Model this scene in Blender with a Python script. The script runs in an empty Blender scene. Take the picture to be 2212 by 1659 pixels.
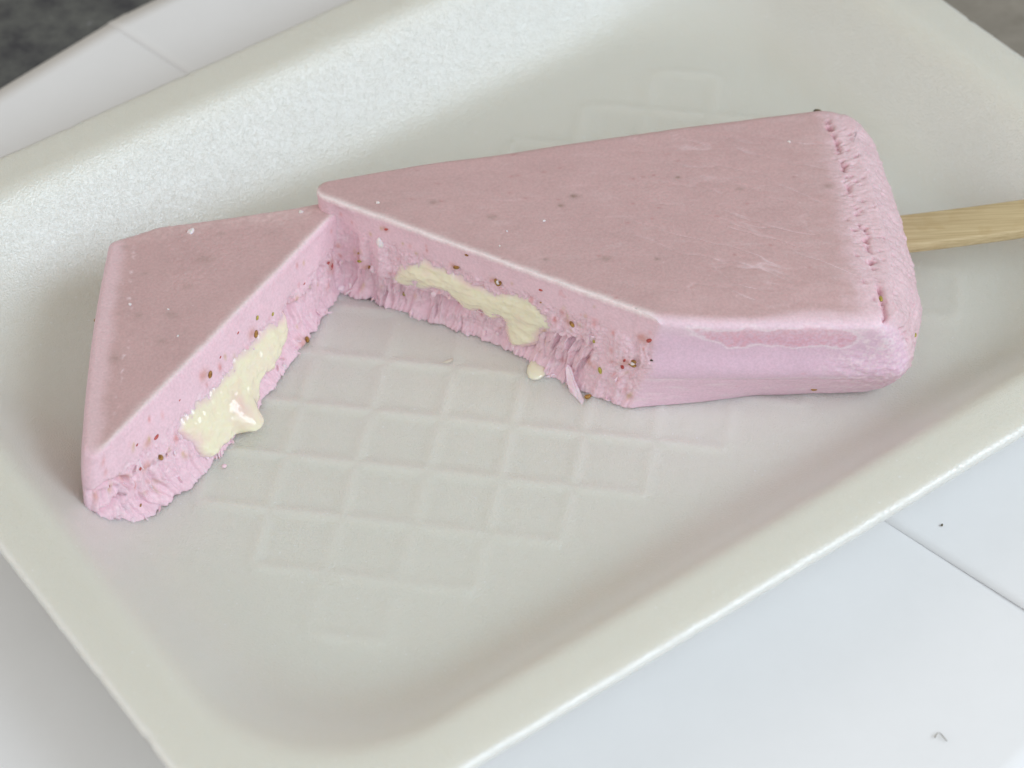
import bpy, math, random
import numpy as np
from mathutils import Matrix, Vector

random.seed(4); RNG = np.random.default_rng(7)
scene = bpy.context.scene
COL = scene.collection
CM = 0.01            # the numbers below are centimetres
FLOOR = 0.46         # height of the tray's inside floor above the countertop (cm)

# ------------------------------------------------------------------ camera
PITCH, ROLL, DIST = math.radians(46), math.radians(2), 55.0
cp, sp, cr, sr = math.cos(PITCH), math.sin(PITCH), math.cos(ROLL), math.sin(ROLL)
R0, U0, F0 = Vector((1, 0, 0)), Vector((0, sp, cp)), Vector((0, cp, -sp))
rt, up = cr * R0 - sr * U0, sr * R0 + cr * U0
cd = bpy.data.cameras.new("camera"); cam = bpy.data.objects.new("camera", cd); COL.objects.link(cam)
mw = Matrix.Identity(4)
for i in range(3):
    mw[i][0], mw[i][1], mw[i][2] = rt[i], up[i], -F0[i]
mw[0][3], mw[1][3], mw[2][3] = 0.0, -DIST * cp * CM, (DIST * sp + FLOOR) * CM
cam.matrix_world = mw
cd.sensor_width = 36; cd.lens = 36 * 5500 / 2212
cd.clip_start = 0.01; cd.clip_end = 20
cd.dof.use_dof = True; cd.dof.focus_distance = 0.535; cd.dof.aperture_fstop = 17
scene.camera = cam

# ------------------------------------------------------------------ light: window daylight plus the room's soft light
world = bpy.data.worlds.new("World"); scene.world = world; world.use_nodes = True
bg = world.node_tree.nodes["Background"]
bg.inputs[0].default_value = (1.0, 0.94, 0.82, 1); bg.inputs[1].default_value = 0.42

def area(name, az, el, dist, w, h, power, color):
    ld = bpy.data.lights.new(name, 'AREA'); ld.shape = 'RECTANGLE'; ld.size = w; ld.size_y = h
    ld.energy = power; ld.color = color
    o = bpy.data.objects.new(name, ld); COL.objects.link(o)
    a, e = math.radians(az), math.radians(el)
    d = Vector((math.cos(e) * math.cos(a), math.cos(e) * math.sin(a), math.sin(e)))
    o.location = d * dist
    o.rotation_euler = d.to_track_quat('Z', 'Y').to_euler()
    return o
area("window_light", -24, 40, 1.0, 0.62, 0.5, 5.0, (0.77, 0.885, 1.0))
area("front_window_light", -74, 38, 1.0, 1.1, 0.5, 3.6, (0.80, 0.90, 1.0))
area("left_fill_light", -172, 30, 1.4, 0.8, 0.8, 3.2, (1.0, 0.95, 0.92))  # unseen lamp added at the left for wall sheen and cream highlights

scene.view_settings.view_transform = 'Standard'; scene.view_settings.look = 'None'
scene.view_settings.exposure = 0.0; scene.view_settings.gamma = 1.0
scene.render.engine = 'CYCLES'
scene.cycles.max_bounces = 8

# ------------------------------------------------------------------ helpers
def perlin(p, seed=0):
    p = np.asarray(p, float); i = np.floor(p).astype(np.int64); f = p - i
    w = f * f * f * (f * (f * 6 - 15) + 10)
    out = np.zeros(p.shape[:-1])
    for dx in (0, 1):
        for dy in (0, 1):
            for dz in (0, 1):
                h = ((i[..., 0] + dx) * 374761393 + (i[..., 1] + dy) * 668265263 + (i[..., 2] + dz) * 2147483647 + seed * 974634777) & 0xffffffff
                h = ((h ^ (h >> 13)) * 1274126177) & 0xffffffff
                h = h ^ (h >> 16)
                g1 = (h & 1023) / 511.5 - 1; g2 = ((h >> 10) & 1023) / 511.5 - 1; g3 = ((h >> 20) & 1023) / 511.5 - 1
                v = g1 * (f[..., 0] - dx) + g2 * (f[..., 1] - dy) + g3 * (f[..., 2] - dz)
                out += v * np.where(dx, w[..., 0], 1 - w[..., 0]) * np.where(dy, w[..., 1], 1 - w[..., 1]) * np.where(dz, w[..., 2], 1 - w[..., 2])
    return out * 1.3

def fbm(p, octs=4, seed=0, gain=0.5):
    a, s, t = 1.0, 0.0, 0.0
    p = np.asarray(p, float)
    for o in range(octs):
        s = s + a * perlin(p * 2 ** o, seed + o); t += a; a *= gain
    return s / t

def ridged(p, octs=3, seed=0):
    a, s, t = 1.0, 0.0, 0.0
    for o in range(octs):
        s = s + a * (1 - np.abs(perlin(np.asarray(p) * 2 ** o, seed + o)) * 2.2); t += a; a *= .5
    return s / t

def sstep(a, b, x):
    t = np.clip((x - a) / (b - a), 0, 1); return t * t * (3 - 2 * t)

def V3(*c):
    return np.stack(np.broadcast_arrays(*[np.asarray(x, float) for x in c]), -1)

def tag(o, label=None, cat=None, group=None, kind=None):
    for k, v in (("label", label), ("category", cat), ("group", group), ("kind", kind)):
        if v: o[k] = v
    return o

def empty(name, loc):
    o = bpy.data.objects.new(name, None); COL.objects.link(o)
    o.location = (loc[0] * CM, loc[1] * CM, (loc[2] + FLOOR) * CM); o.empty_display_size = .01
    return o

def mesh_data(name, v, faces, mat, col=None, smooth=True):
    """v in cm (tray frame), faces: (n,4) or (n,3) int array or list of lists"""
    v = np.asarray(v, float).copy(); v = v * CM; v[:, 2] += FLOOR * CM
    me = bpy.data.meshes.new(name)
    if isinstance(faces, np.ndarray):
        k = faces.shape[1]; n = len(faces)
        me.vertices.add(len(v)); me.vertices.foreach_set("co", v.ravel())
        me.loops.add(n * k); me.loops.foreach_set("vertex_index", faces.astype(np.int32).ravel())
        me.polygons.add(n)
        me.polygons.foreach_set("loop_start", np.arange(0, n * k, k, dtype=np.int32))
        me.polygons.foreach_set("loop_total", np.full(n, k, dtype=np.int32))
        me.update(calc_edges=True)
    else:
        me.from_pydata([tuple(x) for x in v], [], faces)
    me.validate()
    me.polygons.foreach_set("use_smooth", np.full(len(me.polygons), smooth))
    if col is not None:
        at = me.color_attributes.new("tint", 'FLOAT_COLOR', 'POINT')
        c = np.ones((len(v), 4)); c[:, :3] = col
        at.data.foreach_set("color", c.ravel())
    me.materials.append(mat)
    return me

def obj(name, me, parent=None):
    o = bpy.data.objects.new(name, me); COL.objects.link(o)
    if parent is not None:
        o.parent = parent
        o.matrix_parent_inverse = Matrix.Translation(parent.location).inverted()
    return o

def ring_faces(nr, ns, closed=True):
    r = np.arange(nr - 1)[:, None]; s = np.arange(ns if closed else ns - 1)[None, :]
    s2 = (s + 1) % ns
    return np.stack([r * ns + s, r * ns + s2, (r + 1) * ns + s2, (r + 1) * ns + s], -1).reshape(-1, 4)

# ------------------------------------------------------------------ materials
def new_mat(name):
    m = bpy.data.materials.new(name); m.use_nodes = True
    nt = m.node_tree; b = nt.nodes["Principled BSDF"]
    return m, nt, b

def N(nt, t, **kw):
    n = nt.nodes.new(t)
    for k, v in kw.items():
        if k.startswith('_'): setattr(n, k[1:], v)
        else: n.inputs[k].default_value = v
    return n

def ice_material():
    m, nt, b = new_mat("strawberry_ice"); L = nt.links.new
    at = N(nt, 'ShaderNodeAttribute', _attribute_name="tint")
    tc = N(nt, 'ShaderNodeTexCoord')
    n1 = N(nt, 'ShaderNodeTexNoise', Scale=1700.0, Detail=2.0)
    n2 = N(nt, 'ShaderNodeTexNoise', Scale=420.0, Detail=5.0, Roughness=0.65)
    for n in (n1, n2): L(tc.outputs['Object'], n.inputs['Vector'])
    mr = N(nt, 'ShaderNodeMapRange'); L(n1.outputs[0], mr.inputs[0])
    mr.inputs[1].default_value = .3; mr.inputs[2].default_value = .7; mr.inputs[3].default_value = .93; mr.inputs[4].default_value = 1.05
    mx = N(nt, 'ShaderNodeMix', _data_type='RGBA', _blend_type='MULTIPLY'); mx.inputs[0].default_value = 1
    L(at.outputs['Color'], mx.inputs[6]); L(mr.outputs[0], mx.inputs[7])
    L(mx.outputs[2], b.inputs['Base Color'])
    b.inputs['Roughness'].default_value = .55
    b.inputs['Specular IOR Level'].default_value = .25
    b.inputs['Subsurface Weight'].default_value = .3
    b.inputs['Subsurface Radius'].default_value = (1, .5, .55)
    b.inputs['Subsurface Scale'].default_value = .0009
    ad = N(nt, 'ShaderNodeMath', _operation='ADD'); L(n1.outputs[0], ad.inputs[0]); L(n2.outputs[0], ad.inputs[1])
    bp = N(nt, 'ShaderNodeBump', Strength=.28, Distance=.0002); L(ad.outputs[0], bp.inputs['Height'])
    L(bp.outputs[0], b.inputs['Normal'])
    return m

def cream_material():
    m, nt, b = new_mat("condensed_milk"); L = nt.links.new
    tc = N(nt, 'ShaderNodeTexCoord')
    n = N(nt, 'ShaderNodeTexNoise', Scale=160.0, Detail=3.0); L(tc.outputs['Object'], n.inputs['Vector'])
    cr_ = N(nt, 'ShaderNodeValToRGB'); L(n.outputs[0], cr_.inputs[0])
    cr_.color_ramp.elements[0].position = .26; cr_.color_ramp.elements[0].color = (.86, .71, .58, 1)
    cr_.color_ramp.elements[1].position = .46; cr_.color_ramp.elements[1].color = (.87, .81, .62, 1)
    at = N(nt, 'ShaderNodeAttribute', _attribute_name="tint")
    mx = N(nt, 'ShaderNodeMix', _data_type='RGBA', _blend_type='MULTIPLY'); mx.inputs[0].default_value = 1
    L(cr_.outputs[0], mx.inputs[6]); L(at.outputs['Color'], mx.inputs[7]); L(mx.outputs[2], b.inputs['Base Color'])
    b.inputs['Roughness'].default_value = .09; b.inputs['Specular IOR Level'].default_value = .7
    b.inputs['Subsurface Weight'].default_value = .6; b.inputs['Subsurface Radius'].default_value = (1, .8, .5)
    b.inputs['Subsurface Scale'].default_value = .002
    bp = N(nt, 'ShaderNodeBump', Strength=.25, Distance=.0006); L(n.outputs[0], bp.inputs['Height']); L(bp.outputs[0], b.inputs['Normal'])
    return m

def foam_material():
    m, nt, b = new_mat("polystyrene_foam"); L = nt.links.new
    at = N(nt, 'ShaderNodeAttribute', _attribute_name="tint")
    tc = N(nt, 'ShaderNodeTexCoord')
    v = N(nt, 'ShaderNodeTexVoronoi', Scale=2500.0); L(tc.outputs['Object'], v.inputs['Vector'])
    n = N(nt, 'ShaderNodeTexNoise', Scale=2600.0, Detail=1.0); L(tc.outputs['Object'], n.inputs['Vector'])
    # sparkle painted into the base colour as sparse pale dots
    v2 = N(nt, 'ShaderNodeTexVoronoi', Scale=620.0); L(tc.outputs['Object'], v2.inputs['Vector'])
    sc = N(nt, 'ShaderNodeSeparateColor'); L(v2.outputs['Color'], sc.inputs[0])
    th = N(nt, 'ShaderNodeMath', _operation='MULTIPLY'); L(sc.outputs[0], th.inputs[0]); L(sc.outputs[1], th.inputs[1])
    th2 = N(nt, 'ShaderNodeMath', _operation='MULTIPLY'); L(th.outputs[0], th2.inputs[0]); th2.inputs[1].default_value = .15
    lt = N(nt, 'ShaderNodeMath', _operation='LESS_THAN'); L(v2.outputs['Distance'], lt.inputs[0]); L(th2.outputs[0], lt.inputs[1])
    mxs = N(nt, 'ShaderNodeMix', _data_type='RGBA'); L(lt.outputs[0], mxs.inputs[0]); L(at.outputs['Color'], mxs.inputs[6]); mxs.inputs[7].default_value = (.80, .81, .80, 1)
    L(mxs.outputs[2], b.inputs['Base Color'])
    mr = N(nt, 'ShaderNodeMapRange'); L(n.outputs[0], mr.inputs[0])
    mr.inputs[1].default_value = .3; mr.inputs[2].default_value = .7; mr.inputs[3].default_value = .34; mr.inputs[4].default_value = .48
    L(mr.outputs[0], b.inputs['Roughness'])
    b.inputs['Specular IOR Level'].default_value = 1.0
    b.inputs['Coat Weight'].default_value = 1.0; b.inputs['Coat Roughness'].default_value = .30; b.inputs['Coat IOR'].default_value = 1.75
    b.inputs['Subsurface Weight'].default_value = 1.0; b.inputs['Subsurface Radius'].default_value = (1, .88, .8)
    b.inputs['Subsurface Scale'].default_value = .006
    ad = N(nt, 'ShaderNodeMath', _operation='ADD'); L(v.outputs['Distance'], ad.inputs[0]); L(n.outputs[0], ad.inputs[1])
    bp = N(nt, 'ShaderNodeBump', Strength=.65, Distance=.00016); L(ad.outputs[0], bp.inputs['Height']); L(bp.outputs[0], b.inputs['Normal']); L(bp.outputs[0], b.inputs['Coat Normal'])
    return m

def paper_material():
    m, nt, b = new_mat("white_paper"); L = nt.links.new
    tc = N(nt, 'ShaderNodeTexCoord')
    n = N(nt, 'ShaderNodeTexNoise', Scale=60.0, Detail=6.0, Roughness=.7); L(tc.outputs['Object'], n.inputs['Vector'])
    r = N(nt, 'ShaderNodeValToRGB'); L(n.outputs[0], r.inputs[0])
    r.color_ramp.elements[0].color = (.80, .80, .81, 1); r.color_ramp.elements[1].color = (.85, .85, .865, 1)
    L(r.outputs[0], b.inputs['Base Color'])
    b.inputs['Roughness'].default_value = .8; b.inputs['Specular IOR Level'].default_value = .2
    n2 = N(nt, 'ShaderNodeTexNoise', Scale=2500.0, Detail=2.0); L(tc.outputs['Object'], n2.inputs['Vector'])
    bp = N(nt, 'ShaderNodeBump', Strength=.15, Distance=.0001); L(n2.outputs[0], bp.inputs['Height']); L(bp.outputs[0], b.inputs['Normal'])
    return m

def granite_material():
    m, nt, b = new_mat("granite"); L = nt.links.new
    tc = N(nt, 'ShaderNodeTexCoord')
    v = N(nt, 'ShaderNodeTexVoronoi', Scale=110.0); L(tc.outputs['Object'], v.inputs['Vector'])
    n = N(nt, 'ShaderNodeTexNoise', Scale=75.0, Detail=5.0, Roughness=.7); L(tc.outputs['Object'], n.inputs['Vector'])
    r = N(nt, 'ShaderNodeValToRGB'); L(n.outputs[0], r.inputs[0])
    e = r.color_ramp.elements; e[0].position = .36; e[0].color = (.035, .036, .045, 1); e[1].position = .62; e[1].color = (.11, .115, .11, 1)
    x = e.new(.72); x.color = (.30, .29, .33, 1)
    n3 = N(nt, 'ShaderNodeTexNoise', Scale=5.0, Detail=2.0); L(tc.outputs['Object'], n3.inputs['Vector'])
    sx = N(nt, 'ShaderNodeSeparateXYZ'); L(tc.outputs['Object'], sx.inputs[0])
    mr = N(nt, 'ShaderNodeMapRange'); L(sx.outputs[0], mr.inputs[0])
    mr.inputs[1].default_value = -.02; mr.inputs[2].default_value = .08
    r2 = N(nt, 'ShaderNodeValToRGB'); L(n.outputs[0], r2.inputs[0])
    e = r2.color_ramp.elements; e[0].position = .3; e[0].color = (.22, .20, .17, 1); e[1].position = .7; e[1].color = (.33, .30, .26, 1)
    mx = N(nt, 'ShaderNodeMix', _data_type='RGBA'); L(mr.outputs[0], mx.inputs[0]); L(r.outputs[0], mx.inputs[6]); L(r2.outputs[0], mx.inputs[7])
    L(mx.outputs[2], b.inputs['Base Color'])
    b.inputs['Roughness'].default_value = .35
    return m

def plain(name, c, rough=.5, noise=0.0, scale=900.0, c2=None, sss=0.0):
    m, nt, b = new_mat(name); L = nt.links.new
    tc = N(nt, 'ShaderNodeTexCoord')
    n = N(nt, 'ShaderNodeTexNoise', Scale=scale, Detail=3.0); L(tc.outputs['Object'], n.inputs['Vector'])
    r = N(nt, 'ShaderNodeValToRGB'); L(n.outputs[0], r.inputs[0])
    r.color_ramp.elements[0].position = .35; r.color_ramp.elements[0].color = (*c, 1)
    r.color_ramp.elements[1].position = .65; r.color_ramp.elements[1].color = (*(c2 or c), 1)
    L(r.outputs[0], b.inputs['Base Color']); b.inputs['Roughness'].default_value = rough
    if sss:
        b.inputs['Subsurface Weight'].default_value = sss; b.inputs['Subsurface Scale'].default_value = .001
    return m

def wood_material():
    m, nt, b = new_mat("pale_wood"); L = nt.links.new
    tc = N(nt, 'ShaderNodeTexCoord')
    mp = N(nt, 'ShaderNodeMapping'); mp.inputs['Rotation'].default_value = (0, 0, math.radians(-7)); mp.inputs['Scale'].default_value = (40, 1900, 1900)
    L(tc.outputs['Object'], mp.inputs[0])
    n = N(nt, 'ShaderNodeTexNoise', Scale=1.0, Detail=5.0, Roughness=.65); L(mp.outputs[0], n.inputs['Vector'])
    r = N(nt, 'ShaderNodeValToRGB'); L(n.outputs[0], r.inputs[0])
    e = r.color_ramp.elements; e[0].position = .3; e[0].color = (.42, .31, .16, 1); e[1].position = .62; e[1].color = (.60, .48, .28, 1)
    n2 = N(nt, 'ShaderNodeTexNoise', Scale=230.0, Detail=2.0); L(tc.outputs['Object'], n2.inputs['Vector'])
    mr = N(nt, 'ShaderNodeMapRange'); L(n2.outputs[0], mr.inputs[0]); mr.inputs[1].default_value = .55; mr.inputs[2].default_value = .8; mr.inputs[4].default_value = .35
    mx = N(nt, 'ShaderNodeMix', _data_type='RGBA'); L(mr.outputs[0], mx.inputs[0]); L(r.outputs[0], mx.inputs[6]); mx.inputs[7].default_value = (.40, .25, .09, 1)
    L(mx.outputs[2], b.inputs['Base Color']); b.inputs['Roughness'].default_value = .55
    bp = N(nt, 'ShaderNodeBump', Strength=.3, Distance=.0003); L(n.outputs[0], bp.inputs['Height']); L(bp.outputs[0], b.inputs['Normal'])
    return m

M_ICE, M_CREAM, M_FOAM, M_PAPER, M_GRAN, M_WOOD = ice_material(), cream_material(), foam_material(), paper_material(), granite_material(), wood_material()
M_SEED = plain("seed_brown", (.20, .075, .012), .35, c2=(.45, .24, .05), scale=1500)
M_SEEDG = plain("seed_green", (.30, .24, .03), .4, c2=(.50, .42, .08), scale=1500)
M_PULP = plain("fruit_pulp", (.35, .03, .03), .35, c2=(.55, .12, .10), scale=1500, sss=.2)
M_FROST = plain("ice_frost", (.80, .70, .71), .4, c2=(.88, .80, .81), sss=.3)
M_SPLIN = plain("ice_splinter_pink", (.83, .58, .66), .5, c2=(.88, .70, .76), sss=.3)
M_DARK = plain("dark_speck", (.04, .03, .02), .6, c2=(.16, .12, .03))

# ------------------------------------------------------------------ countertop
bx, by, bt = 60.0, 60.0, 3.0
def box_mesh(name, x0, x1, y0, y1, z0, z1, mat):
    v = [(x, y, z) for z in (z0, z1) for x, y in ((x0, y0), (x1, y0), (x1, y1), (x0, y1))]
    f = [[0, 3, 2, 1], [4, 5, 6, 7], [0, 1, 5, 4], [1, 2, 6, 5], [2, 3, 7, 6], [3, 0, 4, 7]]
    return mesh_data(name, v, f, mat, smooth=False)
ct = obj("countertop", box_mesh("countertop", -bx, bx, -30, 90, -FLOOR - bt, -FLOOR, M_GRAN)); ct["kind"] = "structure"

# ------------------------------------------------------------------ paper sheets (axes at 45 degrees: s along the seam, t across it)
S2 = math.sqrt(.5)
def sheet(name, s0, s1, t0, t1, z, lift, skew, label):
    nx, ny = 60, 40
    s, t = np.meshgrid(np.linspace(0, 1, nx), np.linspace(0, 1, ny))
    T = t0 + (t1 - t0) * t
    s0v = s0 + skew * (T - t0)
    S = s0v + (s1 - s0v) * s
    x, y = S * S2 + T * S2, -S * S2 + T * S2
    zz = z + lift(S, T)
    top = V3(x, y, zz + .012).reshape(-1, 3); bot = V3(x, y, zz).reshape(-1, 3)
    n = nx * ny
    f = ring_faces(ny, nx, False)
    fb = f[:, ::-1] + n
    b = list(range(nx - 1)) + [nx - 1 + nx * k for k in range(ny - 1)] + [n - 1 - k for k in range(nx - 1)] + [n - nx - nx * k for k in range(ny - 1)]
    b = np.array(b); b2 = np.roll(b, -1)
    side = np.stack([b, b + n, b2 + n, b2], -1)
    o = obj(name, mesh_data(name, np.concatenate([top, bot]), np.concatenate([f, fb, side]), M_PAPER))
    tag(o, label, "paper", "white paper sheets under the tray"); return o
sheet("paper_sheet", -16.7, 14, -25, 3.2, -.455, lambda S, T: 0 * S, 0.0, "white paper sheet at the lower left whose edge runs beneath the other sheet")
sheet("paper_sheet", -16.72, 14, 2.62, 15.0, -.441, lambda S, T: .05 * sstep(7.5, 13.5, S) * sstep(6.5, 2.6, T), 0.12, "white paper sheet on the right lapping over the other sheet, edge lifting")

# ------------------------------------------------------------------ foam tray
TH = math.radians(34.5)
EX, EY = np.array([math.cos(TH), math.sin(TH)]), np.array([-math.sin(TH), math.cos(TH)])
TC = np.array([1.5, 1.2]); TA, TB = 13.08, 10.0       # tray centre and half sizes in tray axes
GA, GB, GO = 1.499, -.290, np.array([-3.947, 2.593])   # lattice of the embossed diamonds

def emboss(x, y):
    det = -(GA * GA + GB * GB)
    dx, dy = x - GO[0], y - GO[1]
    c = (-GA * dx - GB * dy) / det; r = (-GB * dx + GA * dy) / det
    def inside(ci, ri):
        cx, cy = ci + .5, ri + .5
        wx, wy = GA * cx + GB * cy + GO[0], GB * cx - GA * cy + GO[1]
        u, v = wx * EX[0] + wy * EX[1], wx * EY[0] + wy * EY[1]
        return ((u > -6.45) & (u < 9.4) & (v > -3.65) & (v < 6.1)).astype(float)
    ic, ir = np.floor(c), np.floor(r)
    kc, kr = np.round(c), np.round(r)
    def prof(d):
        d = np.abs(d) * 1.527
        return np.exp(-(d / .14) ** 2)
    onc = np.maximum(inside(kc - 1, ir), inside(kc, ir)); onr = np.maximum(inside(ic, kr - 1), inside(ic, kr))
    endc = 1 - .25 * prof(r - kr); endr = 1 - .25 * prof(c - kc)
    hc = prof(c - kc) * onc * endc; hr = prof(r - kr) * onr * endr
    puff = inside(ic, ir) * (.35 * (np.sin(np.pi * (c - ic)) * np.sin(np.pi * (r - ir))) ** .5)
    vv = x * EY[0] + y * EY[1]; uu_ = x * EX[0] + y * EX[1]
    return .055 * (.55 + .45 * sstep(-5.2, -1.5, vv - .25 * np.maximum(0, -uu_))) * (np.maximum(hc * .7, hr) + puff * .25)

def build_tray():
    nl, nsh, na = 250, 190, 26
    def rr(off, rad, extra=None):
        a, b = TA - off, TB - off; rad = max(rad, .02)
        pts, nor = [], []
        for (cx, cy, a0, nseg, axis) in ((a - rad, b - rad, 0, nl, 0), (-(a - rad), b - rad, 90, nsh, 1), (-(a - rad), -(b - rad), 180, nl, 2), (a - rad, -(b - rad), 270, nsh, 3)):
            ang = np.radians(a0 + np.linspace(0, 90, na, endpoint=False))
            pts.append(V3(cx + rad * np.cos(ang), cy + rad * np.sin(ang))); nor.append(V3(np.cos(ang), np.sin(ang)))
            t = np.linspace(0, 1, nseg, endpoint=False)
            ea = math.radians(a0 + 90); e0 = np.array([cx + rad * math.cos(ea), cy + rad * math.sin(ea)])
            nxt = {0: (-(a - rad), b - rad), 1: (-(a - rad), -(b - rad)), 2: (a - rad, -(b - rad)), 3: (a - rad, b - rad)}[axis]
            e1 = np.array([nxt[0] + rad * math.cos(ea), nxt[1] + rad * math.sin(ea)])
            pts.append(e0 + (e1 - e0) * t[:, None]); nor.append(np.repeat([[math.cos(ea), math.sin(ea)]], nseg, 0))
        return np.concatenate(pts), np.concatenate(nor)
    # profile, from the outside bottom up over the rim and down to the floor: (inset, height, radius)
    prof = []
    zb = -.41
    for s in np.linspace(.25, .999, 18): prof.append(('b', s, zb))
    under = [(3.55, -.41), (3.3, -.40), (3.05, -.30), (2.7, .05), (2.3, .5), (1.9, .95), (1.6, 1.30), (1.4, 1.5), (1.15, 1.62), (.8, 1.68), (.4, 1.70), (.08, 1.71)]
    for o, z in under: prof.append(('s', o, z))
    lip = [(0.0, 1.74), (-.03, 1.80), (-.03, 1.90), (0.0, 1.96), (.05, 1.985)]
    for o, z in lip: prof.append(('s', o, z))
    top = [(.10, 1.99), (.25, 2.0), (.4, 2.0), (.6, 2.0)]
    tt = np.linspace(0, 1, 400); g = sstep(0, .26, tt) * (1 - sstep(.36, 1.0, tt)); g = np.cumsum(g) - g[0]; g = 2.0 * g / g[-1]
    for k in range(0, 49):
        t = k / 48; top.append((.80 + 3.1 * t, 2.0 - float(np.interp(t, tt, g))))
    for q in top: prof.append(('s', q[0], q[1]))
    oin = top[-1][0]
    for s in np.linspace(1, .02, 96)[1:]: prof.append(('c', s, 0.0))
    rows, tint = [], []
    ringF, _ = rr(oin, 3.0)
    ringB, _ = rr(3.55, 2.6)
    ns = len(ringF)
    ang = np.arange(ns)
    _, nor0 = rr(0, 3.4)
    p0, _ = rr(0, 3.4)
    nick = fbm(V3(p0[:, 0] * .9, p0[:, 1] * .9, 0), 3, 31) * .04 + np.minimum(0, fbm(V3(p0[:, 0] * 1.6, p0[:, 1] * 1.6, 3), 3, 37) + .22) * .30
    nick2 = fbm(V3(p0[:, 0] * 6, p0[:, 1] * 6, 5), 3, 41) * .012
    foam, white = np.array([.715, .712, .652]), np.array([.74, .74, .70])
    for kind, a, z in prof:
        if kind == 'b': p = ringB * a; h = np.full(ns, z)
        elif kind == 'c':
            p = ringF * a; h = np.full(ns, 0.0)
        else:
            rad = 3.4 - .1 * a; p, nn = rr(a, rad); h = np.full(ns, z)
            if a < .12 and z > 1.6:
                p = p + nn * (nick + nick2)[:, None] * np.clip((z - 1.6) / .3, 0, 1)
        w = TC + p
        x = w[:, 0] * EX[0] + w[:, 1] * EY[0]; y = w[:, 0] * EX[1] + w[:, 1] * EY[1]
        if kind == 'c': h = h + emboss(x, y)
        if kind == 's': h = h + .03 * fbm(V3(x * .25, y * .25, z), 2, 51) * min(1, max(z, 0) / 1.0)
        rows.append(V3(x, y, h))
        edge = 1.0 if (kind == 's' and a < .07 and 1.70 < z < 1.99) else 0.0
        tint.append(np.repeat([foam * (1 - edge) + white * edge], ns, 0))
    nr = len(rows)
    v = np.concatenate(rows); c = np.concatenate(tint)
    f = ring_faces(nr, ns)
    n0 = len(v)
    # centre points close both sides
    cb = rows[0].mean(0); cc = rows[-1].mean(0)
    v = np.concatenate([v, [cb, cc]]); c = np.concatenate([c, [foam, foam]])
    s = np.arange(0, ns, 1); s2 = (s + 1) % ns
    # triangles as degenerate-free quads are not possible here: use a list for the two fans
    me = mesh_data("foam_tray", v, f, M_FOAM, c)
    o = obj("foam_tray", me)
    import bmesh
    bm = bmesh.new(); bm.from_mesh(me); bm.verts.ensure_lookup_table()
    for base, ctr, flip in ((0, n0, True), ((nr - 1) * ns, n0 + 1, False)):
        for i in range(ns):
            q = [bm.verts[base + i], bm.verts[base + (i + 1) % ns], bm.verts[ctr]]
            if flip: q.reverse()
            fc = bm.faces.new(q); fc.smooth = True
    bm.to_mesh(me); bm.free()
    tag(o, "white polystyrene foam tray with raised diamond pattern, under the broken ice pop", "tray")
    return o
build_tray()

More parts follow.
